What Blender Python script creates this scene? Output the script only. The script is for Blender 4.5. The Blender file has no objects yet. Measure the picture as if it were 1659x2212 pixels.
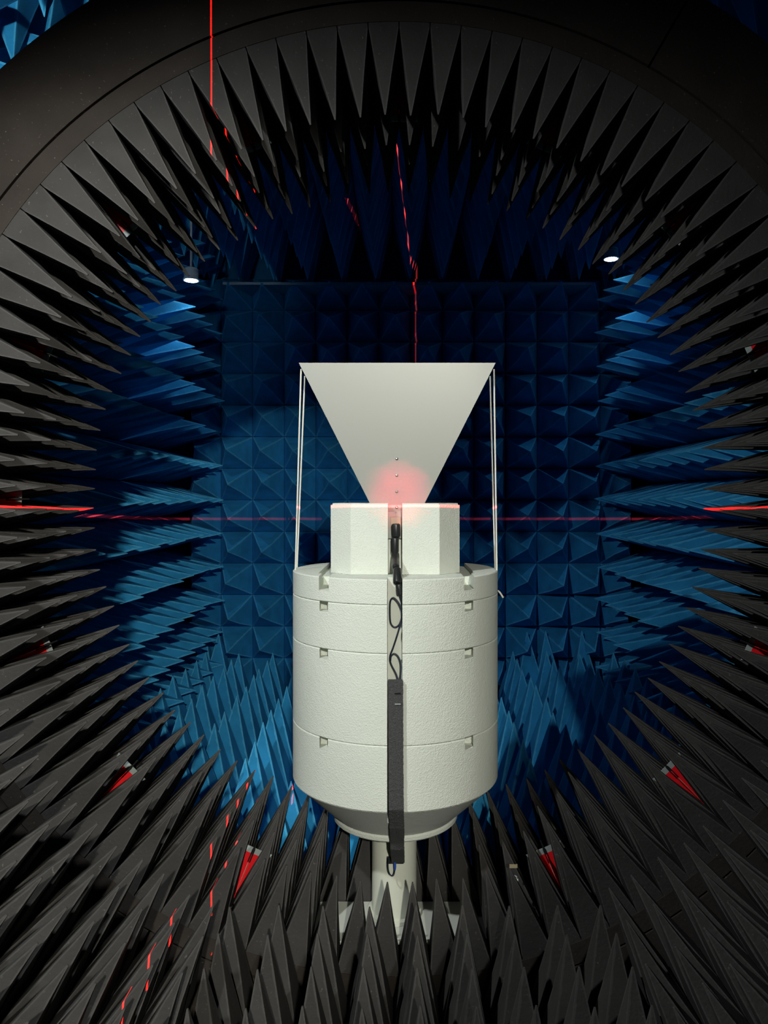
import bpy, bmesh, math, random
from mathutils import Vector, Matrix
random.seed(7)
PI = math.pi
R = math.radians
S = bpy.context.scene
C = S.collection
E = 2.0            # eye height above the chamber floor
F = 1600.0         # focal length in pixels of the 1659x2212 frame
CX, CY = 862.0, 1078.0

def P(px, py, y):                      # a point at depth y, from the place it shows in the photograph
    return Vector(((px - CX) / F * y, y, E - (py - CY) / F * y))

# ------------------------------------------------------------------ camera, world, exposure
cam = bpy.data.cameras.new('camera')
co = bpy.data.objects.new('camera', cam); C.objects.link(co)
co.location = (0, 0, E); co.rotation_euler = (R(90), 0, 0)
cam.sensor_fit = 'VERTICAL'; cam.sensor_height = 36; cam.sensor_width = 27
cam.lens = 36 * F / 2212
cam.shift_x = -(CX - 829.5) / 2212
cam.shift_y = -(1106 - CY) / 2212
cam.clip_start = 0.02
S.camera = co
w = bpy.data.worlds.new('world'); S.world = w; w.use_nodes = True
w.node_tree.nodes['Background'].inputs[0].default_value = (0.5, 0.7, 1, 1)
w.node_tree.nodes['Background'].inputs[1].default_value = 0.004
vs = S.view_settings
vs.view_transform = 'Standard'; vs.look = 'None'; vs.gamma = 1; vs.use_curve_mapping = False
vs.exposure = 0.0

# ------------------------------------------------------------------ lights
def spot(name, loc, target, power, col, angle, blend=0.5, size=0.05):
    l = bpy.data.lights.new(name, 'SPOT'); l.energy = power; l.color = col
    l.spot_size = R(angle); l.spot_blend = blend; l.shadow_soft_size = size
    o = bpy.data.objects.new(name, l); C.objects.link(o); o.location = loc
    d = Vector(target) - Vector(loc); o.rotation_euler = d.to_track_quat('-Z', 'Y').to_euler()
    return o
# ceiling downlights and an added corner fill on the photographer's side of the ring (not in view)
spot('doorway_lamp', (0.50, -3.2, E + 1.50), (-0.92, 2.6, E - 0.30), 860, (1.0, 1.0, 0.90), 32, 0.45, 0.05)
spot('downlight_left', (-1.42, 0.50, E + 1.66), (0.2, 2.6, E - 1.6), 265, (0.92, 0.98, 1.0), 104, 0.8, 0.04)
spot('corner_fill_light', (-1.45, 1.75, E + 1.95), (-1.95, 3.3, E + 2.0), 50, (0.80, 1.0, 1.0), 52, 0.5, 0.04)  # added fill to brighten the ceiling spikes at upper left

def laser(name, loc, normal, half, power, col=(1, 0.010, 0.006), lim=None, forward=False):
    """line laser: light only leaves the source within a thin plane"""
    l = bpy.data.lights.new(name, 'POINT'); l.energy = power; l.color = (1, 1, 1)
    l.shadow_soft_size = 0.0; l.use_nodes = True
    nt = l.node_tree; nt.nodes.clear()
    out = nt.nodes.new('ShaderNodeOutputLight'); em = nt.nodes.new('ShaderNodeEmission')
    tc = nt.nodes.new('ShaderNodeTexCoord')
    dot = nt.nodes.new('ShaderNodeVectorMath'); dot.operation = 'DOT_PRODUCT'
    n = Vector(normal).normalized(); dot.inputs[1].default_value = n
    ab = nt.nodes.new('ShaderNodeMath'); ab.operation = 'ABSOLUTE'
    mr = nt.nodes.new('ShaderNodeMapRange'); mr.interpolation_type = 'SMOOTHSTEP'
    mr.inputs['From Min'].default_value = half * 1.5; mr.inputs['From Max'].default_value = half * .5
    nt.links.new(tc.outputs['Normal'], dot.inputs[0]); nt.links.new(dot.outputs['Value'], ab.inputs[0])
    nt.links.new(ab.outputs[0], mr.inputs['Value']); nt.links.new(mr.outputs[0], em.inputs['Strength'])
    em.inputs['Color'].default_value = (*col, 1)
    if forward:                # the source faces the back wall, nothing leaves it backwards
        sp = nt.nodes.new('ShaderNodeSeparateXYZ'); nt.links.new(tc.outputs['Normal'], sp.inputs[0])
        gt = nt.nodes.new('ShaderNodeMath'); gt.operation = 'GREATER_THAN'; gt.inputs[1].default_value = .25; nt.links.new(sp.outputs['Y'], gt.inputs[0])
        mu = nt.nodes.new('ShaderNodeMath'); mu.operation = 'MULTIPLY'; nt.links.new(gt.outputs[0], mu.inputs[0]); nt.links.new(mr.outputs[0], mu.inputs[1])
        nt.links.new(mu.outputs[0], em.inputs['Strength'])
    if lim:                    # the fan of the plumb laser opens only steeply up and steeply down
        sp = nt.nodes.new('ShaderNodeSeparateXYZ'); nt.links.new(tc.outputs['Normal'], sp.inputs[0])
        az = nt.nodes.new('ShaderNodeMath'); az.operation = 'ABSOLUTE'; nt.links.new(sp.outputs['Z'], az.inputs[0])
        gt = nt.nodes.new('ShaderNodeMath'); gt.operation = 'GREATER_THAN'; gt.inputs[1].default_value = lim; nt.links.new(az.outputs[0], gt.inputs[0])
        mu = nt.nodes.new('ShaderNodeMath'); mu.operation = 'MULTIPLY'; nt.links.new(gt.outputs[0], mu.inputs[0]); nt.links.new(mr.outputs[0], mu.inputs[1])
        nt.links.new(mu.outputs[0], em.inputs['Strength'])
    nt.links.new(em.outputs[0], out.inputs[0])
    o = bpy.data.objects.new(name, l); C.objects.link(o); o.location = loc
    return o
laser('laser_level_line', (0.03, 0.15, E + 0.0586), (0, 0.0359, 1), 0.0016, 9000, (1, 0.010, 0.010))
laser('laser_plumb_line', (-0.69, 0.15, E + 0.05), (1, -0.047, 0), 0.0009, 12000, lim=0.34)
laser('laser_far_line', (-0.185, 3.10, E + 1.10), (1, -0.087, 0), 0.0018, 5000, forward=True)
spot('laser_glow_fill', (0.03, 0.15, E + 0.0586), (0.0, 2.5, E + 0.012), 150, (1, 0.02, 0.05), 6.5, 1.0, 0.005)  # added red spot imitating the laser's glow on horn and block

# ------------------------------------------------------------------ helpers
def tag(o, label=None, cat=None, group=None, kind=None):
    if label: o['label'] = label
    if cat: o['category'] = cat
    if group: o['group'] = group
    if kind: o['kind'] = kind
    return o
def link(name, me, mat=None, parent=None):
    o = bpy.data.objects.new(name, me); C.objects.link(o)
    if mat is not None and not me.materials: me.materials.append(mat)
    if parent is not None: o.parent = parent
    return o
def mesh(name, bm, smooth=False):
    bmesh.ops.recalc_face_normals(bm, faces=bm.faces[:])
    me = bpy.data.meshes.new(name); bm.to_mesh(me); bm.free()
    if smooth:
        for p in me.polygons: p.use_smooth = True
        try: me.set_sharp_from_angle(angle=R(35))
        except Exception: pass
    return me
def empty(name, loc=(0, 0, 0)):
    o = bpy.data.objects.new(name, None); C.objects.link(o); o.location = loc; o.empty_display_size = .1; return o
def box(bm, x0, x1, y0, y1, z0, z1, bev=0):
    r = bmesh.ops.create_cube(bm, size=1, matrix=Matrix.Translation(((x0+x1)/2, (y0+y1)/2, (z0+z1)/2)) @ Matrix.Diagonal((x1-x0, y1-y0, z1-z0, 1)))
    if bev:
        es = list({e for v in r['verts'] for e in v.link_edges})
        bmesh.ops.bevel(bm, geom=es, offset=bev, segments=2, affect='EDGES', profile=.5)
    return r
def lathe(bm, prof, cx=0, cy=0, seg=64, axis='Z'):
    rings = []
    for r, z in prof:
        ring = []
        for i in range(seg):
            a = 2*PI*i/seg
            if axis == 'Z': ring.append(bm.verts.new((cx + r*math.cos(a), cy + r*math.sin(a), z)))
            else: ring.append(bm.verts.new((cx + r*math.cos(a), z, cy + r*math.sin(a))))
        rings.append(ring)
    for a, b in zip(rings, rings[1:]):
        for i in range(seg):
            bm.faces.new((a[i], a[(i+1) % seg], b[(i+1) % seg], b[i]))
    bm.faces.new(rings[0]); bm.faces.new(rings[-1])
def prism(bm, pts, z0, z1):
    lo = [bm.verts.new((x, y, z0)) for x, y in pts]; hi = [bm.verts.new((x, y, z1)) for x, y in pts]
    n = len(pts)
    for i in range(n): bm.faces.new((lo[i], lo[(i+1) % n], hi[(i+1) % n], hi[i]))
    bm.faces.new(lo); bm.faces.new(hi)
def tube_mesh(name, pts, rad, seg=8, sm=8):
    # Catmull-Rom path swept by a circle
    ps = [Vector(p) for p in pts]; path = []
    if len(ps) > 2:
        q = [ps[0]*2-ps[1]] + ps + [ps[-1]*2-ps[-2]]
        for i in range(1, len(q)-2):
            for k in range(sm):
                t = k/sm; a, b, c, d = q[i-1], q[i], q[i+1], q[i+2]
                path.append(.5*((2*b)+(c-a)*t+(2*a-5*b+4*c-d)*t*t+(3*b-a-3*c+d)*t**3))
        path.append(ps[-1])
    else: path = ps
    bm = bmesh.new(); rings = []; up = Vector((0, 1, 0.01))
    for i, p in enumerate(path):
        t = (path[min(i+1, len(path)-1)] - path[max(i-1, 0)]).normalized()
        u = t.cross(up).normalized(); v = t.cross(u).normalized()
        rings.append([bm.verts.new(p + rad*(math.cos(2*PI*k/seg)*u + math.sin(2*PI*k/seg)*v)) for k in range(seg)])
    for a, b in zip(rings, rings[1:]):
        for k in range(seg): bm.faces.new((a[k], a[(k+1) % seg], b[(k+1) % seg], b[k]))
    bm.faces.new(rings[0]); bm.faces.new(rings[-1])
    return mesh(name, bm, True)
def cut(me_bm, cutters, name, mat):
    """boolean difference, applied at once; the cutters are not kept"""
    o = bpy.data.objects.new('tmp', mesh('tmp', me_bm)); C.objects.link(o)
    tmp = []
    for cb in cutters:
        c = bpy.data.objects.new('tmpc', mesh('tmpc', cb)); C.objects.link(c); tmp.append(c)
        m = o.modifiers.new('b', 'BOOLEAN'); m.operation = 'DIFFERENCE'; m.object = c; m.solver = 'EXACT'
    dg = bpy.context.evaluated_depsgraph_get(); dg.update()
    me = bpy.data.meshes.new_from_object(o.evaluated_get(dg))
    for c in tmp: bpy.data.objects.remove(c)
    bpy.data.objects.remove(o)
    me.name = name
    for p in me.polygons: p.use_smooth = True
    me.set_sharp_from_angle(angle=R(20))
    me.materials.clear(); me.materials.append(mat)
    return me

# ------------------------------------------------------------------ materials
def mat(name, col, rough=.6, metal=0, spec=.5, bump=0, bscale=60, var=0, vscale=8, emis=None, estr=0):
    m = bpy.data.materials.new(name); m.use_nodes = True
    nt = m.node_tree; b = nt.nodes['Principled BSDF']
    b.inputs['Base Color'].default_value = (*col, 1); b.inputs['Roughness'].default_value = rough
    b.inputs['Metallic'].default_value = metal; b.inputs['Specular IOR Level'].default_value = spec
    if emis:
        b.inputs['Emission Color'].default_value = (*emis, 1); b.inputs['Emission Strength'].default_value = estr
    if bump or var:
        tc = nt.nodes.new('ShaderNodeTexCoord')
        if var:
            n = nt.nodes.new('ShaderNodeTexNoise'); n.inputs['Scale'].default_value = vscale; n.inputs['Detail'].default_value = 6
            mx = nt.nodes.new('ShaderNodeMix'); mx.data_type = 'RGBA'
            mx.inputs['A'].default_value = (*[c*(1-var) for c in col], 1); mx.inputs['B'].default_value = (*[min(1, c*(1+var)) for c in col], 1)
            nt.links.new(tc.outputs['Object'], n.inputs['Vector']); nt.links.new(n.outputs[0], mx.inputs['Factor'])
            nt.links.new(mx.outputs['Result'], b.inputs['Base Color'])
        if bump:
            n = nt.nodes.new('ShaderNodeTexNoise'); n.inputs['Scale'].default_value = bscale; n.inputs['Detail'].default_value = 4
            bp = nt.nodes.new('ShaderNodeBump'); bp.inputs['Strength'].default_value = bump; bp.inputs['Distance'].default_value = .004
            nt.links.new(tc.outputs['Object'], n.inputs['Vector']); nt.links.new(n.outputs[0], bp.inputs['Height'])
            nt.links.new(bp.outputs[0], b.inputs['Normal'])
    return m
def foam_mat(name, col, edge, fleck=None, uvw=True, bscale=90, ew=.05):
    """absorber foam: mottled colour, pale flecks of dust, worn lighter arrises, open-cell relief"""
    m = bpy.data.materials.new(name); m.use_nodes = True
    nt = m.node_tree; N = nt.nodes.new; L = nt.links.new; b = nt.nodes['Principled BSDF']
    b.inputs['Roughness'].default_value = .9; b.inputs['Specular IOR Level'].default_value = .15
    geo = N('ShaderNodeNewGeometry')
    n1 = N('ShaderNodeTexNoise'); n1.inputs['Scale'].default_value = 7; n1.inputs['Detail'].default_value = 8; L(geo.outputs['Position'], n1.inputs['Vector'])
    mx = N('ShaderNodeMix'); mx.data_type = 'RGBA'
    mx.inputs['A'].default_value = (*[c*.6 for c in col], 1); mx.inputs['B'].default_value = (*[c*1.4 for c in col], 1)
    L(n1.outputs[0], mx.inputs['Factor']); last = mx.outputs['Result']
    if fleck:
        n2 = N('ShaderNodeTexNoise'); n2.inputs['Scale'].default_value = 110; n2.inputs['Detail'].default_value = 2; L(geo.outputs['Position'], n2.inputs['Vector'])
        mr = N('ShaderNodeMapRange'); mr.inputs['From Min'].default_value = .68; mr.inputs['From Max'].default_value = .78; L(n2.outputs[0], mr.inputs['Value'])
        m2 = N('ShaderNodeMix'); m2.data_type = 'RGBA'; L(mr.outputs[0], m2.inputs['Factor']); L(last, m2.inputs['A']); m2.inputs['B'].default_value = (*fleck, 1)
        last = m2.outputs['Result']
    if uvw:
        uv = N('ShaderNodeUVMap'); sp = N('ShaderNodeSeparateXYZ'); L(uv.outputs[0], sp.inputs[0])
        n3 = N('ShaderNodeTexNoise'); n3.inputs['Scale'].default_value = 30; L(geo.outputs['Position'], n3.inputs['Vector'])
        m3 = N('ShaderNodeMath'); m3.operation = 'MULTIPLY'; L(n3.outputs[0], m3.inputs[0]); m3.inputs[1].default_value = ew*2
        m4 = N('ShaderNodeMath'); m4.operation = 'LESS_THAN'; L(sp.outputs['X'], m4.inputs[0]); L(m3.outputs[0], m4.inputs[1])
        m5 = N('ShaderNodeMath'); m5.operation = 'MULTIPLY'; L(m4.outputs[0], m5.inputs[0]); m5.inputs[1].default_value = .55
        m6 = N('ShaderNodeMix'); m6.data_type = 'RGBA'; L(m5.outputs[0], m6.inputs['Factor']); L(last, m6.inputs['A']); m6.inputs['B'].default_value = (*edge, 1)
        last = m6.outputs['Result']
    L(last, b.inputs['Base Color'])
    n4 = N('ShaderNodeTexNoise'); n4.inputs['Scale'].default_value = bscale; n4.inputs['Detail'].default_value = 5; L(geo.outputs['Position'], n4.inputs['Vector'])
    bp = N('ShaderNodeBump'); bp.inputs['Strength'].default_value = .5; bp.inputs['Distance'].default_value = .003
    L(n4.outputs[0], bp.inputs['Height']); L(bp.outputs[0], b.inputs['Normal'])
    return m
M_BLACK = foam_mat('black absorber foam', (.046, .043, .040), (.085, .08, .075), (.12, .105, .09), ew=.035)
M_RING = foam_mat('black ring face foam', (.036, .029, .024), (.1, .1, .1), (.16, .13, .10), uvw=False)
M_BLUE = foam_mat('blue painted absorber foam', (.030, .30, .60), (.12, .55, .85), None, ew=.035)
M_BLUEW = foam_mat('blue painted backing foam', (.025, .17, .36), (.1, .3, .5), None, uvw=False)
M_DARK = mat('matt black backing', (.012, .012, .012), .9, spec=.1)
def eps(name, col):
    m = bpy.data.materials.new(name); m.use_nodes = True
    nt = m.node_tree; N = nt.nodes.new; L = nt.links.new; b = nt.nodes['Principled BSDF']
    b.inputs['Roughness'].default_value = .75; b.inputs['Specular IOR Level'].default_value = .25
    geo = N('ShaderNodeNewGeometry')
    n = N('ShaderNodeTexNoise'); n.inputs['Scale'].default_value = 5; n.inputs['Detail'].default_value = 7; L(geo.outputs['Position'], n.inputs['Vector'])
    mx = N('ShaderNodeMix'); mx.data_type = 'RGBA'; mx.inputs['A'].default_value = (*[c*.9 for c in col], 1); mx.inputs['B'].default_value = (*[min(1, c*1.06) for c in col], 1)
    L(n.outputs[0], mx.inputs['Factor']); L(mx.outputs['Result'], b.inputs['Base Color'])
    v = N('ShaderNodeTexVoronoi'); v.inputs['Scale'].default_value = 230; L(geo.outputs['Position'], v.inputs['Vector'])
    n2 = N('ShaderNodeTexNoise'); n2.inputs['Scale'].default_value = 70; n2.inputs['Detail'].default_value = 5; L(geo.outputs['Position'], n2.inputs['Vector'])
    ad = N('ShaderNodeMath'); ad.operation = 'ADD'; L(v.outputs['Distance'], ad.inputs[0]); L(n2.outputs[0], ad.inputs[1])
    bp = N('ShaderNodeBump'); bp.inputs['Strength'].default_value = .45; bp.inputs['Distance'].default_value = .0022
    L(ad.outputs[0], bp.inputs['Height']); L(bp.outputs[0], b.inputs['Normal'])
    return m
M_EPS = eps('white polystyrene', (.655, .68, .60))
M_EPS_SHADE = eps('shaded white polystyrene', (.55, .56, .52))  # same polystyrene, greyed for the shade on the bowl's downward face
M_PLAST = mat('pale plastic', (.60, .61, .53), .4)
M_MAST = mat('cream painted mast', (.66, .67, .56), .35, var=.04, vscale=3)
M_HORN = mat('pale grey painted metal', (.30, .30, .27), .42, metal=.15, var=.03, vscale=3)
M_HORNI = mat('dark inside metal', (.2, .2, .19), .5, metal=.5)
M_STEEL = mat('steel', (.6, .6, .58), .3, metal=1)
M_GOLD = mat('nickel connector', (.30, .26, .2), .5, metal=.8)
M_RUB = mat('black moulded ferrite sleeve', (.014, .015, .015), .35)
M_CABLE = mat('dark blue black cable', (.010, .016, .03), .4)
M_BLUEC = mat('blue cable boot', (.03, .09, .42), .4)
M_FELT = mat('charcoal woven sleeve', (.06, .06, .06), .95, bump=1, bscale=300, var=1.0, vscale=330)
M_STR = mat('white cord', (.78, .76, .66), .7)
M_REDB = mat('red circuit board', (.85, .012, .018), .45, spec=.4)
M_CAPG = mat('grey printed edge', (.34, .38, .36), .6)
M_RODW = mat('cream rod', (.72, .64, .52), .5)
M_CARD = mat('brown card', (.42, .34, .2), .8)
M_LAMP = mat('white lamp housing', (.55, .6, .66), .4)
M_LENS = mat('lit lamp lens', (1, 1, 1), .4, emis=(.85, .93, 1), estr=28)
M_TRIM = mat('pale blue ledge', (.25, .36, .45), .5)

# ------------------------------------------------------------------ pyramids
def pyr_mesh(name, wx, wy, h, base, m, bend=0.0, tipdx=0, tipdy=0):
    """square spike on a low block; UV.x is the distance to the nearest sloping arris"""
    g = .002
    x, y = wx/2-g, wy/2-g
    vs_ = [(-x, -y, 0), (x, -y, 0), (x, y, 0), (-x, y, 0), (-x, -y, base), (x, -y, base), (x, y, base), (-x, y, base)]
    t = .5; k = 1-t
    mx_, my_ = tipdx*.5+bend, tipdy*.5
    vs_ += [(-x*k+mx_, -y*k+my_, base+(h-base)*t), (x*k+mx_, -y*k+my_, base+(h-base)*t), (x*k+mx_, y*k+my_, base+(h-base)*t), (-x*k+mx_, y*k+my_, base+(h-base)*t)]
    e = .002
    vs_ += [(-e+tipdx, -e+tipdy, h), (e+tipdx, -e+tipdy, h), (e+tipdx, e+tipdy, h), (-e+tipdx, e+tipdy, h)]
    fs = [(3, 2, 1, 0), (12, 13, 14, 15)]; uvs = [[(.5, 0)]*4]*2
    for i in range(4):
        j = (i+1) % 4
        fs.append((i, j, 4+j, 4+i)); uvs.append([(.5, 0)]*4)
    # sloping sides split down the middle so that UV.x runs 0 at the arris to .5 at the middle
    def mid(a, b): 
        vs_.append(tuple((vs_[a][k]+vs_[b][k])/2 for k in range(3))); return len(vs_)-1
    for i in range(4):
        j = (i+1) % 4
        m0, m1, m2 = mid(4+i, 4+j), mid(8+i, 8+j), mid(12+i, 12+j)
        fs += [(4+i, m0, m1, 8+i), (m0, 4+j, 8+j, m1), (8+i, m1, m2, 12+i), (m1, 8+j, 12+j, m2)]
        uvs += [[(0, 0), (.5, 0), (.25, .5), (0, .5)], [(.5, 0), (0, 0), (0, .5), (.25, .5)],
                [(0, .5), (.25, .5), (.02, 1), (0, 1)], [(.25, .5), (0, .5), (0, 1), (.02, 1)]]
    me = bpy.data.meshes.new(name); me.from_pydata(vs_, [], fs)
    ul = me.uv_layers.new(name='UVMap'); k = 0
    for f in uvs:
        for q in f: ul.data[k].uv = q; k += 1
    me.materials.append(m)
    return me
def variants(name, wx, wy, h, base, m, n=5, j=.006):
    return [pyr_mesh(name, wx, wy, h*random.uniform(.97, 1.02), base, m, random.uniform(-j, j)*.6, random.uniform(-j, j), random.uniform(-j, j)) for _ in range(n)]
def merged(name, items, m, parent):
    vv, ff, uu = [], [], []
    for me, mt in items:
        o = len(vv); vv += [tuple(mt @ v.co) for v in me.vertices]
        ff += [tuple(o+i for i in p.vertices) for p in me.polygons]
        uu += [tuple(d.uv) for d in me.uv_layers[0].data]
    me = bpy.data.meshes.new(name); me.from_pydata(vv, [], ff)
    ul = me.uv_layers.new(name='UVMap')
    for k, q in enumerate(uu): ul.data[k].uv = q
    me.materials.append(m); o = link(name, me, None, parent); o['kind'] = 'stuff'; return o

# ------------------------------------------------------------------ room shell
ZB = 7.18; XL, XR = -2.23, 2.42; ZC = E + 2.60; YF = -5.6
PP = .305; PH = .61
def slab(name, x0, x1, y0, y1, z0, z1, m):
    bm = bmesh.new(); box(bm, x0, x1, y0, y1, z0, z1); o = link(name, mesh(name, bm), m); o['kind'] = 'structure'; return o
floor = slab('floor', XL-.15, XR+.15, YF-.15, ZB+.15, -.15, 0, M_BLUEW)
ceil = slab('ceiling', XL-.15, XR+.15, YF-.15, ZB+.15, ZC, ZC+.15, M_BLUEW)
slab('walkway_slab', XL+.01, XR-.01, YF, 2.9, 0, .05, M_DARK)  # matt black walkway slab, added to cover the blue floor
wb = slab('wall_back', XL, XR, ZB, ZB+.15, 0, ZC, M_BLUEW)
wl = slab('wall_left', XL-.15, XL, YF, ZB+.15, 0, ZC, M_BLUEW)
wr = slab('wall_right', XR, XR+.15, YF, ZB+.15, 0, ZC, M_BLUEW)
wf = slab('wall_front', XL-.15, XR+.15, YF-.15, YF, 0, ZC, M_DARK)
BV = variants('blue_pyramid', PP, PP, PH, .05, M_BLUE, 6, .012)
BS = variants('blue_pyramid_short', PP, PP, .46, .03, M_BLUE, 6, .02)
def place(parent, vs_, loc, rot, name='absorber_pyramid', s=1):
    o = link(name, random.choice(vs_), None, parent); o.location = loc; o.rotation_euler = rot
    if s != 1: o.scale = (1, 1, s)
    return o
LAMPS = [P(413, 606, 5.75), P(1320, 560, 6.05)]
def near_lamp(x, y, r=.26): return any(math.hypot(x-l.x, y-l.y) < r for l in LAMPS)
# back wall: block joints fall on the grid seen in the photograph
seamx = P(547, 0, ZB).x
cols = [seamx + PP*(i+.5) for i in range(-6, 12)]
cols = [x for x in cols if XL+.05 < x-PP/2+.1 and x+PP/2-.1 < XR-.05]
z0 = E - (1080-CY)/F*ZB
for i, x in enumerate(cols):
    for k in range(-6, 7):
        z = z0 + PP*(k+.5)
        if z < .2 or z > E + 2.0: continue
        place(wb, BS, (x, ZB, z), (R(90), R(random.choice((0, 90, 180, 270))), 0))
tr = slab('trim_1', XL+.62, XR-.62, ZB-.42, ZB-.001, E+1.955, E+1.98, M_TRIM)
# side walls, ceiling and floor
nz = 15
for k in range(nz):
    z = .0 + ZC/nz*(k+.5)
    for i in range(17):
        y = ZB - .34 - PP*(i+.5) + .15
        if y < 3.13: continue
        if not (z > ZC-.75 and (abs(y-LAMPS[0].y) < .3)): place(wl, BV, (XL, y, z), (0, R(90), 0))
        if not (z > ZC-.75 and (abs(y-LAMPS[1].y) < .3)): place(wr, BV, (XR, y, z), (0, R(-90), 0))
nx = 15; px_ = (XR-XL)/nx
for i in range(nx):
    x = XL + px_*(i+.5)
    for k in range(17):
        y = ZB - PP*(k+.5)
        if not near_lamp(x, y) and (k < 16): place(ceil, BV, (x, y, ZC), (R(180), 0, 0))
        if y > 3.12 and not (k == 0): place(floor, BV, (x, y, 0), (0, 0, R(random.choice((0, 90, 180, 270)))))
# taller spikes along the foot of the back wall
for px in (378, 442, 475, 1140, 1178, 1256):
    p = P(px, 1400, ZB-.25); place(floor, BV, (p.x, p.y, .12), (0, 0, 0), s=1.06)

# ------------------------------------------------------------------ lamps hung near the back corners
def lamp(p, tilt, label):
    t = empty('ceiling_lamp', (p.x, p.y, p.z))
    tag(t, label, 'lamp', 'lamps near the back corners')
    g = bmesh.new(); lathe(g, [(.050, 0), (.062, .0), (.062, .012), (.052, .02), (.05, .09), (.03, .10)], seg=32)
    o = link('housing', mesh('housing', g, True), M_LAMP, t)
    for k in range(4):
        g = bmesh.new(); lathe(g, [(.056, .03+.016*k), (.056, .035+.016*k)], seg=32); link('cooling_fin', mesh('cooling_fin', g, True), M_LAMP, t)
    g = bmesh.new(); lathe(g, [(.049, -.003), (.049, .004)], seg=32); link('lens', mesh('lens', g), M_LENS, t)
    g = bmesh.new(); lathe(g, [(.009, .10), (.009, ZC-p.z)], seg=12); link('stem', mesh('stem', g), M_LAMP, t)
    l = bpy.data.lights.new('lamp_light', 'SPOT'); l.energy = 18; l.color = (.55, .78, 1.0); l.spot_size = R(112); l.spot_blend = 1.0; l.shadow_soft_size = .045
    lo = bpy.data.objects.new('lamp_light', l); C.objects.link(lo); lo.parent = t; lo.location = (0, 0, -.012)
lamp(LAMPS[0], 0, 'lit ceiling lamp above the left end of the back wall')
lamp(LAMPS[1], 0, 'lit ceiling lamp above the right end of the back wall')

# ------------------------------------------------------------------ the probe ring
Y1 = 2.319; AP = .13; RB = 1.5; RT = 1.2; RO = 1.835; NC = 96; DA = 2*PI/NC
Y2 = Y1 + 5*AP
ring = empty('probe_ring', (0, Y1, E-RO))
tag(ring, 'big upright ring lined inside with black foam spikes and red probe boards', 'ring')
def rel(o, parent):                   # mesh built in world coordinates under a moved Empty
    o.parent = parent; o.matrix_parent_inverse = Matrix.Translation(parent.location).inverted(); return o
def arc_solid(bm, r0, r1, y0, y1, a0, a1, n):
    prev = None; full = abs(a1-a0-2*PI) < 1e-6; first = None
    for i in range(n+(0 if full else 1)):
        a = a0 + (a1-a0)*i/n; s, c = math.sin(a), math.cos(a)
        q = [bm.verts.new((r*s, y, E + r*c)) for r, y in ((r0, y0), (r1, y0), (r1, y1), (r0, y1))]
        if prev:
            for k in range(4): bm.faces.new((prev[k], prev[(k+1) % 4], q[(k+1) % 4], q[k]))
        else: first = q
        prev = q
    if full:
        for k in range(4): bm.faces.new((prev[k], prev[(k+1) % 4], first[(k+1) % 4], first[k]))
    else: bm.faces.new(first); bm.faces.new(prev[::-1])
g = bmesh.new(); arc_solid(g, RB, RO-.01, Y1+.03, Y2, 0, 2*PI, 192)
rel(link('body', mesh('body', g, True), M_DARK), ring)
for k, (a0, a1) in enumerate(((30, 120), (120, 210), (210, 300), (300, 390))):
    g = bmesh.new(); arc_solid(g, 1.566, RO, Y1-.002, Y1+.03, R(a0+.12), R(a1-.12), 72)
    rel(link('face_panel', mesh('face_panel', g, True), M_RING), ring)
g = bmesh.new(); arc_solid(g, RB-.004, 1.559, Y1, Y1+.03, 0, 2*PI, 192)
rel(link('inner_rim', mesh('inner_rim', g, True), M_RING), ring)
RV = variants('ring_pyramid', RB*DA, AP, RB-RT, .02, M_BLACK, 6, .006)
RV0 = [pyr_mesh('ring_pyramid_front', RB*DA, AP, (RB-RT)*s, .02, M_BLACK, 0, dx, -AP*.5) for s, dx in ((1, .003), (.97, -.004), (1.02, 0), (.99, .004), (1.0, -.003))]
probe_cols = {}
cnt = 0; rest = []
for row in range(5):
    for i in range(NC):
        a = (i+.5)*DA; ad = math.degrees(a); ad = ad if ad <= 180 else ad-360
        if abs(abs(ad)-180) < 11.5 and row in (1, 2): continue
        loc = Vector((RB*math.sin(a), Y1+AP*(row+.5), E+RB*math.cos(a))); rot = (0, a+PI, 0)
        if row == 0: me = random.choice(RV0)
        else: me = random.choice(RV)
        if cnt < 300:
            o = link('absorber_pyramid', me, None, ring); o.location = loc - ring.location; o.rotation_euler = rot
            cnt += 1
        else:
            rest.append((me, Matrix.Translation(loc-ring.location) @ Matrix.Rotation(a+PI, 4, 'Y')))
merged('absorber_pyramids', rest, M_BLACK, ring)
# dual polarised probes, every 22.5 degrees except at the mast
def board_bm(wt, wb_, h0, h1, t, axial=False):
    bm = bmesh.new()
    for y in (-t/2, t/2):
        pass
    q = [(-wb_/2, h0), (wb_/2, h0), (wt/2, h1), (-wt/2, h1)]
    lo = [bm.verts.new((x, -t/2, z) if not axial else (-t/2, x, z)) for x, z in q]
    hi = [bm.verts.new((x, t/2, z) if not axial else (t/2, x, z)) for x, z in q]
    for i in range(4): bm.faces.new((lo[i], lo[(i+1) % 4], hi[(i+1) % 4], hi[i]))
    bm.faces.new(lo); bm.faces.new(hi); return bm
b_main = mesh('board', board_bm(.118, .014, 0, .165, .002)); b_cap = mesh('cap', board_bm(.132, .118, .165, .186, .0022))
b_cross = mesh('cross_board', board_bm(.085, .010, .0, .165, .002, True)); 
g = bmesh.new(); lathe(g, [(.0014, .02), (.0026, .135)], 0, -.004, 8); b_rod = mesh('rod', g, True)
g = bmesh.new(); lathe(g, [(.0055, .135), (.0055, .18), (.003, .19), (.003, .215)], 0, -.004, 10); b_plug = mesh('rod_grip', g, True)
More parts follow.
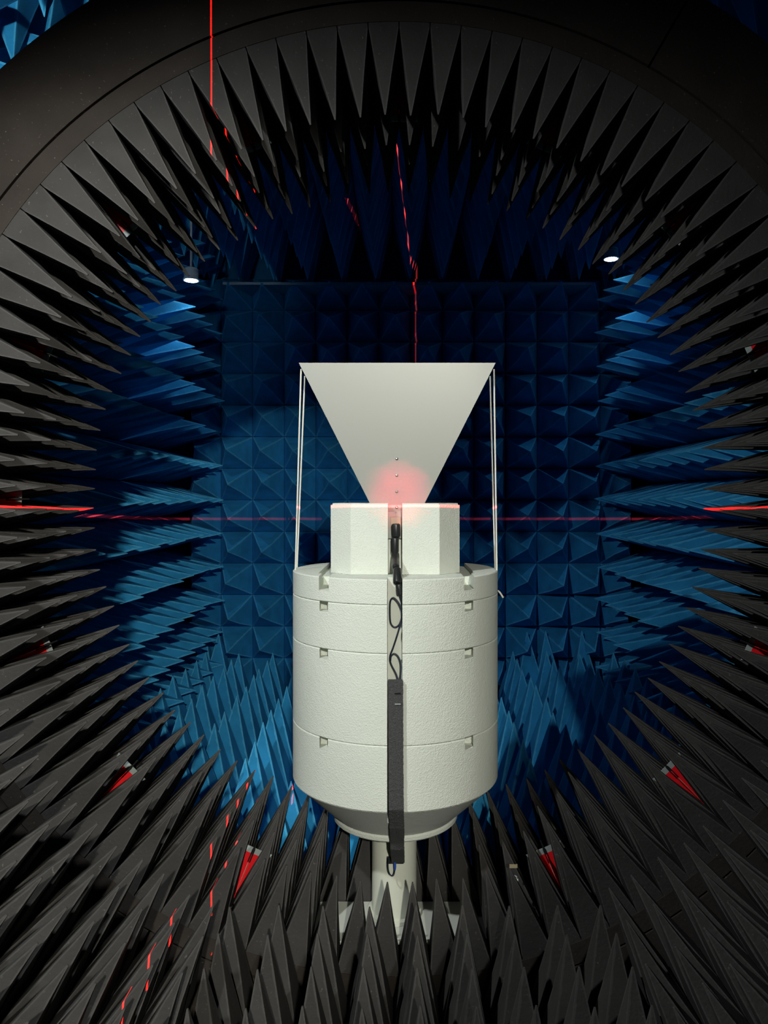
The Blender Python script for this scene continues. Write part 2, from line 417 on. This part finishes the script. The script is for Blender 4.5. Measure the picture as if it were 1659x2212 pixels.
for k in range(16):
    if k == 8: continue
    a = k*2*PI/16; y = Y1 + 2*AP
    b = link('probe', b_main, M_REDB, ring); b.location = Vector((RB*math.sin(a), y, E+RB*math.cos(a))) - ring.location; b.rotation_euler = (0, a+PI, 0)
    b['label'] = 'red tapered probe board with a grey edge'
    link('edge_strip', b_cap, M_CAPG, b); link('cross_board', b_cross, M_REDB, b)
    link('rod', b_rod, M_RODW, b); link('rod_grip', b_plug, M_RUB, b)

# pale plate in the gap where the mast stands
g = bmesh.new(); box(g, -.29, .26, 2.455, 2.70, E-1.478, E-1.466, .003)
o = link('base_plate', mesh('base_plate', g), M_PLAST); tag(o, 'pale plate on the ring floor around the foot of the mast', 'plate')

# ------------------------------------------------------------------ absorber beds in front of the ring
bed = empty('absorber_bed', (0.05, 1.8, 0)); tag(bed, 'flat bed of large black foam spikes below the camera, in front of the ring', 'absorber')
FP = .138; FV = variants('bed_pyramid', FP, .146, .36, .02, M_BLACK, 6, .006)
rows = [2.20-.146*k for k in range(6)]
for k in range(-4, 5):
    for y in rows:
        o = place(bed, FV, Vector((.052+FP*k, y, E-1.56)) - bed.location, (0, 0, 0))
g = bmesh.new(); box(g, .052-FP*4.5, .052+FP*4.5, rows[-1]-.073, rows[0]+.073, 0, E-1.56)
rel(link('plinth', mesh('plinth', g), M_DARK), bed)
CVr = variants('cradle_pyramid', RB*DA, .15, .31, .02, M_BLACK, 6, .006)
for sgn, side in ((-1, 'left'), (1, 'right')):
    cr = empty('absorber_cradle', (sgn*.95, 1.77, 0))
    tag(cr, 'curved bank of black foam spikes in front of the ring at lower ' + side, 'absorber', 'curved spike banks before the ring')
    for y in (1.985, 1.835, 1.685, 1.535, 1.385, 1.235):
        for i in range(6 if sgn < 0 else 7, 17):
            a = PI - sgn*(i+.5)*DA
            o = place(cr, CVr, Vector((RB*math.sin(a), y, E+RB*math.cos(a))) - cr.location, (0, a+PI, 0))
    g = bmesh.new(); arc_solid(g, RB+.001, RB+.09, 1.16, 2.06, PI-sgn*(6 if sgn < 0 else 7)*DA, PI-sgn*17*DA, 20)
    rel(link('backing', mesh('backing', g, True), M_DARK), cr)
    for yy in (1.36, 1.98):
        g = bmesh.new(); x = sgn*1.3; box(g, x-.04, x+.04, yy-.03, yy+.03, 0, E+RB*math.cos(PI-1.05)-.05)
        rel(link('leg', mesh('leg', g), M_DARK), cr)

# ------------------------------------------------------------------ mast and polystyrene stack
SX, SY = -.013, 2.63
def Z(d): return E - d
mast = empty('mast', (SX-.004, SY, Z(1.466)))
tag(mast, 'cream round mast carrying the polystyrene stack', 'mast')
g = bmesh.new(); lathe(g, [(.079, Z(1.466)), (.079, Z(1.121))], SX-.004, SY, 64); rel(link('tube', mesh('tube', g, True), M_MAST), mast)
g = bmesh.new(); box(g, SX-.0225, SX+.0225, SY-.306, SY-.298, Z(.962), Z(.25)); box(g, SX-.0225, SX+.0225, SY-.168, SY-.160, Z(.2465), Z(.134)); rel(link('cable_channel', mesh('cable_channel', g), M_PLAST), mast)
g = bmesh.new(); lathe(g, [(.095, Z(1.465)), (.095, Z(1.452)), (.082, Z(1.45))], SX-.004, SY, 48); rel(link('foot_collar', mesh('foot_collar', g, True), M_MAST), mast)
def slotbox(d0, d1, yb=-.297):
    b = bmesh.new(); box(b, SX-.0235, SX+.0235, SY-.6, SY+yb, Z(d1), Z(d0)); return b
def pocket(xr, d0, d1, w=.029, dep=.055):
    yf = SY - math.sqrt(.36**2-xr**2)
    b = bmesh.new(); box(b, SX+xr-w/2, SX+xr+w/2, yf-.1, yf+dep, Z(d1), Z(d0)); return b
discs = [(.247, .3255, 'top'), (.3262, .4752, 'second'), (.4759, .7582, 'third'), (.7589, .963, 'bottom')]
labs = ['top white polystyrene disc, thin, with grooves cut in its rim',
        'second white polystyrene disc from the top, with two square pockets under its upper seam',
        'thickest white polystyrene disc, third from the top, black sleeve starting on its front',
        'lowest full-width white polystyrene disc, resting on the tapered bowl']
for n, (d0, d1, nm) in enumerate(discs):
    g = bmesh.new(); lathe(g, [(.357, Z(d1)), (.36, Z(d1)+.003), (.36, Z(d0)-.003), (.357, Z(d0))], SX, SY, 160)
    cs = [slotbox(d0-.1, d1+.1)]
    if n == 0:
        for xr in (-.226, .236):
            b = bmesh.new(); box(b, SX+xr-.017, SX+xr+.017, SY-.6, SY-.12, Z(.290), Z(.1)); cs.append(b)
            b = bmesh.new(); box(b, SX+min(xr, xr*.99)-.03, SX+max(xr, xr*.99)+.03, SY-.17, SY+.6, Z(.262), Z(.1)); cs.append(b)
    else:
        hh = .031 if n < 3 else .036
        cs += [pocket(-.226, d0-.01, d0+hh), pocket(.236, d0-.01, d0+hh)]
    o = link('foam_disc', cut(g, cs, 'foam_disc', M_EPS)); tag(o, labs[n], 'polystyrene disc', 'stacked polystyrene discs')
g = bmesh.new(); lathe(g, [(.215, Z(1.098)), (.358, Z(.9637))], SX, SY, 128)
o = link('foam_bowl', cut(g, [slotbox(.9, 1.2)], 'foam_bowl', M_EPS_SHADE)); tag(o, 'tapered white polystyrene bowl under the stack of discs, shade put into its colour', 'polystyrene bowl')
g = bmesh.new(); lathe(g, [(.214, Z(1.12)), (.219, Z(1.115)), (.219, Z(1.104)), (.215, Z(1.0985))], SX, SY, 128)
o = link('support_disc', mesh('support_disc', g, True), M_EPS); tag(o, 'thin white round plate between the bowl and the mast', 'plate')
# octagonal block
g = bmesh.new(); a, b_ = .145, .216
prism(g, [(SX+x, SY+y) for x, y in ((-a, -b_), (a, -b_), (b_, -a), (b_, a), (a, b_), (-a, b_), (-b_, a), (-b_, -a))], Z(.2463), Z(.014))
top = [e for e in g.edges if all(abs(v.co.z-Z(.014)) < 1e-5 for v in e.verts)]
bmesh.ops.bevel(g, geom=top, offset=.006, segments=3, affect='EDGES')
c1 = bmesh.new(); box(c1, SX-.10, SX+.11, SY-.172, SY+.055, Z(.135), E+.1)
o = link('foam_block', cut(g, [slotbox(-.1, .3, -.159), c1], 'foam_block', M_EPS))
tag(o, 'eight-sided white polystyrene block with a cable slot, holding the horn', 'polystyrene block')

# ------------------------------------------------------------------ horn antenna
HX = -.006
horn = empty('horn_antenna', (HX, SY, Z(.134))); tag(horn, 'pale grey metal horn antenna flaring upward from the white block', 'antenna')
def frame4(hx, hy, z): return [(HX-hx, SY-hy, z), (HX+hx, SY-hy, z), (HX+hx, SY+hy, z), (HX-hx, SY+hy, z)]
def frame5(hx, z, q): return [(HX-hx, SY-.165+q, z), (HX+hx, SY-.165+q, z), (HX+hx, SY+.042-q, z), (HX-hx, SY+.042-q, z)]
g = bmesh.new()
top_o, bot_o = frame4(.323, .20, E+.447), frame5(.078, Z(.04), 0)
top_i, bot_i = frame4(.320, .197, E+.447), frame5(.075, Z(.04), .003)
q = [[g.verts.new(p) for p in r] for r in (bot_o, top_o, top_i, bot_i)]
for A, B in zip(q, q[1:]):
    for i in range(4): g.faces.new((A[i], A[(i+1) % 4], B[(i+1) % 4], B[i]))
g.faces.new(q[0]); g.faces.new(q[3])
rel(link('flare', mesh('flare', g), M_HORN), horn)
g = bmesh.new(); box(g, HX-.079, HX+.079, SY-.168, SY+.042, Z(.132), Z(.0403), .0015); rel(link('waveguide_neck', mesh('waveguide_neck', g), M_HORN), horn)
def on_face(z):                # y on the flare's front plane at height z
    t = (z-Z(.04))/(E+.447-Z(.04)); return SY-.165-(.20-.165)*t
for py in (991, 1027, 1062, 1096):
    y = 2.55
    for _ in range(6): y = on_face(E-(py-CY)/F*y)
    p = P(857, py, y-.001)
    g = bmesh.new(); bmesh.ops.create_uvsphere(g, u_segments=14, v_segments=8, radius=.0050, matrix=Matrix.Translation(p) @ Matrix.Diagonal((1, .6, 1, 1)))
    rel(link('screw', mesh('screw', g, True), M_STEEL), horn)
g = bmesh.new(); p = P(855, 1107, SY-.1685); lathe(g, [(.0035, p.y-.0015), (.0035, p.y+.0005)], p.x, p.z, 14, 'Y'); rel(link('screw', mesh('screw', g), M_HORNI), horn)  # dark disc standing in for a hole below the screws
pc = P(855, 1128, SY-.168)
g = bmesh.new(); box(g, pc.x-.0175, pc.x+.0175, pc.y-.003, pc.y, pc.z-.0175, pc.z+.0175, .001); fl = rel(link('connector', mesh('connector', g), M_GOLD), horn)
g = bmesh.new(); lathe(g, [(.013, pc.y-.008), (.013, pc.y-.0032)], pc.x, pc.z, 24, 'Y'); lathe(g, [(.0085, pc.y-.024), (.0085, pc.y-.008)], pc.x, pc.z, 24, 'Y')
o = link('connector_barrel', mesh('connector_barrel', g, True), M_GOLD); o.parent = fl; o.matrix_parent_inverse = Matrix.Translation(horn.location).inverted()
for sx in (-1, 1):
    for sz in (-1, 1):
        g = bmesh.new(); lathe(g, [(.0022, pc.y-.0045), (.0022, pc.y-.003)], pc.x+sx*.0138, pc.z+sz*.0138, 10, 'Y')
        o = link('flange_screw', mesh('flange_screw', g), M_STEEL); o.parent = fl; o.matrix_parent_inverse = Matrix.Translation(horn.location).inverted()

# ------------------------------------------------------------------ cable with ferrite sleeves
cable = empty('antenna_cable', tuple(P(855, 1140, 2.55))); tag(cable, 'dark cable with black ferrite sleeves looping down the slot from the horn', 'cable')
beads = [(855, 1131, 856, 1160, .0145), (853, 1161, 853, 1195, .0130), (854, 1195.5, 855, 1228, .0128), (858, 1228.5, 859, 1261, .0140), (860.5, 1261.5, 864, 1285, .0095)]
for (x0, y0_, x1, y1_, r) in beads:
    def dy(v): return 2.437 if v < 1200 else (2.437-(v-1200)/40*.13 if v < 1240 else 2.307)
    a0, a1 = P(x0, y0_, dy(y0_)), P(x1, y1_, dy(y1_)); a0, a1 = a1, a0; d = a1-a0; L_ = d.length; Q = Vector((0, 0, 1)).rotation_difference(d).to_matrix().to_4x4()
    g = bmesh.new(); lathe(g, [(r*.7, 0), (r*.93, L_*.05), (r, L_*.13), (r, L_*.87), (r*.93, L_*.95), (r*.7, L_)], seg=20)
    me = mesh('ferrite_sleeve', g, True); me.transform(Matrix.Translation(a0) @ Q)
    o = rel(link('ferrite_sleeve', me, M_RUB), cable)
    if L_ > .045 and r > .0125:
        g = bmesh.new(); box(g, -r*.45, r*.45, -r*1.06, -r*.8, L_*.22, L_*.78, .001)
        me = mesh('moulded_clip', g); me.transform(Matrix.Translation(a0) @ Q)
        c = link('moulded_clip', me, M_RUB); c.parent = o; c.matrix_parent_inverse = Matrix.Translation(cable.location).inverted()
W = [(863, 1283, 2.307), (868, 1304, 2.315), (868, 1323, 2.318), (867, 1337, 2.318), (861, 1351, 2.318), (852, 1355, 2.318), (844, 1346, 2.318), (842, 1323, 2.316), (843, 1300, 2.313), (848, 1292, 2.31), (855, 1295, 2.308),
     (864, 1308, 2.306), (868, 1323, 2.306), (867, 1340, 2.308), (860, 1366, 2.31), (850, 1397, 2.312), (843, 1417, 2.314), (844, 1433, 2.314), (855, 1455, 2.31), (862, 1474, 2.30)]
rel(link('cord', tube_mesh('cord', [P(*q) for q in W], .0028), M_CABLE), cable)
W = [(864, 1474, 2.295), (866, 1440, 2.303), (861, 1420, 2.307), (852, 1412, 2.308), (845, 1418, 2.308), (843.5, 1428, 2.308)]
rel(link('cord', tube_mesh('cord', [P(*q) for q in W], .0026), M_CABLE), cable)

# woven sleeve over the cable, flush in the slot, then hanging in front of bowl and mast
sl = empty('cable_sleeve', tuple(P(854, 1470, 2.27))); tag(sl, 'long charcoal woven strap sleeve running down the front of the stack', 'sleeve')
pts = [P(854, 1470, 2.262), P(854, 1520, 2.262), P(854.5, 1600, 2.262), P(855, 1680, 2.262), P(855.5, 1750, 2.262), P(857, 1790, 2.315), P(858, 1822, 2.382), P(858.5, 1836, 2.392), P(860, 1864, 2.52)]
def strap(name, xs, off, th, m, parent, i0=0, i1=None, jit=.0008):
    bm = bmesh.new(); prev = None; n = 90
    pl = pts; tot = len(pl)-1
    for k in range(n+1):
        t = i0/tot + ((i1 if i1 is not None else tot)-i0)/tot*k/n
        f = t*tot; i = min(int(f), tot-1); p = pl[i].lerp(pl[i+1], f-i)
        row = [bm.verts.new(p + Vector((x+random.uniform(-jit, jit), dy+random.uniform(-jit, jit)*.6, 0))) for x, dy in ((xs[0], off), (xs[0]+(xs[1]-xs[0])*.33, off-.001), (xs[0]+(xs[1]-xs[0])*.66, off-.001), (xs[1], off), (xs[1], off+th), (xs[0], off+th))]
        if prev:
            for j in range(6): bm.faces.new((prev[j], prev[(j+1) % 6], row[(j+1) % 6], row[j]))
        else: bm.faces.new(row)
        prev = row
    bm.faces.new(prev[::-1]); return rel(link(name, mesh(name, bm), m), parent)
strap('sleeve', (-.0222, .0222), 0, .016, M_FELT, sl)
strap('closing_flap', (.000, .0236), -.0035, .0025, M_FELT, sl, 0.0, 5.6)
for py, dx in ((1498, .012), (1521, .014), (1795, .012)):
    p = P(857, py, 2.255 if py < 1700 else 2.33)
    g = bmesh.new(); box(g, p.x-.006, p.x+.012, p.y-.002, p.y+.002, p.z-.0012, p.z+.0012); rel(link('stitch', mesh('stitch', g), M_DARK if py != 1521 else M_CAPG), sl)
br = P(853, 1857, 2.545)
bk = empty('cable_bracket', tuple(br)); tag(bk, 'small black bracket on the mast with a blue cable plug', 'bracket')
g = bmesh.new(); box(g, br.x-.028, br.x+.030, br.y-.006, br.y+.004, br.z-.012, br.z+.010, .001); rel(link('plate', mesh('plate', g), M_RUB), bk)
g = bmesh.new(); lathe(g, [(.0045, Z(1.228)), (.0045, Z(1.2515)), (.0032, Z(1.262))], P(853, 1870, 2.52).x, 2.52, 14); rel(link('plug', mesh('plug', g, True), M_BLUEC), bk)
W = [(853, 1878, 2.52), (851, 1889, 2.515), (846, 1892, 2.51), (840, 1884, 2.51), (838, 1868, 2.51), (840, 1850, 2.515)]
rel(link('cord', tube_mesh('cord', [P(*q) for q in W], .0021), M_CABLE), bk)

# ------------------------------------------------------------------ guy cords from the horn to the top disc
def cord(a, b, label):
    me = tube_mesh('guy_cord', [a, b], .0028, 8); o = link('guy_cord', me, M_STR); tag(o, label, 'cord', 'white guy cords of the horn')
cord(P(650.5, 797, 2.455), P(638, 1236, 2.585), 'outer of the two white cords left of the horn')
cord(P(658.5, 812, 2.58), P(641.5, 1228, 2.70), 'inner of the two white cords left of the horn')
cord(P(1067, 797, 2.455), P(1073.5, 1240, 2.585), 'outer of the two white cords right of the horn')
cord(P(1058.5, 812, 2.58), P(1069.5, 1229, 2.70), 'inner of the two white cords right of the horn')
o = link('cord_end', tube_mesh('cord_end', [P(1074.5, 1276, 2.60), P(1079, 1279, 2.585), P(1087, 1291, 2.57)], .0032), M_STR); tag(o, 'loose pale cord end sticking out right of the top disc', 'cord')

# ------------------------------------------------------------------ bits lying between the spikes
def crumbs(name, path, n, label):
    bm = bmesh.new()
    for _ in range(n):
        t = random.random(); i = min(int(t*(len(path)-1)), len(path)-2); f = t*(len(path)-1)-i
        p = path[i].lerp(path[i+1], f) + Vector((random.gauss(0, .0018), random.gauss(0, .002), random.gauss(0, .003)))
        s = random.uniform(.0012, .0034)
        bmesh.ops.create_icosphere(bm, subdivisions=1, radius=s, matrix=Matrix.Translation(p) @ Matrix.Diagonal((1, 1, random.uniform(.8, 2), 1)))
    o = link(name, mesh(name, bm), M_EPS); tag(o, label, 'crumbs', 'crumbs between the spikes', 'stuff')
crumbs('foam_crumbs', [P(845, 2025, 2.40), P(843, 2065, 2.36)], 60, 'white polystyrene crumbs in the gap between the two spikes before the mast')
crumbs('foam_crumbs', [P(1112, 1885, 2.42), P(1135, 1975, 2.36), P(1168, 2045, 2.33)], 80, 'white polystyrene crumbs in the gap right of the mast, below the card scrap')
crumbs('foam_crumbs', [P(560, 1900, 2.42), P(545, 1975, 2.36)], 40, 'white polystyrene crumbs in the gap left of the mast')
g = bmesh.new(); p = P(1109, 1871, 2.42); box(g, p.x-.013, p.x+.013, p.y-.001, p.y+.001, p.z-.006, p.z+.006)
o = link('card_scrap', mesh('card_scrap', g), M_CARD); tag(o, 'small tan card scrap stuck between the black spikes right of the mast', 'scrap')
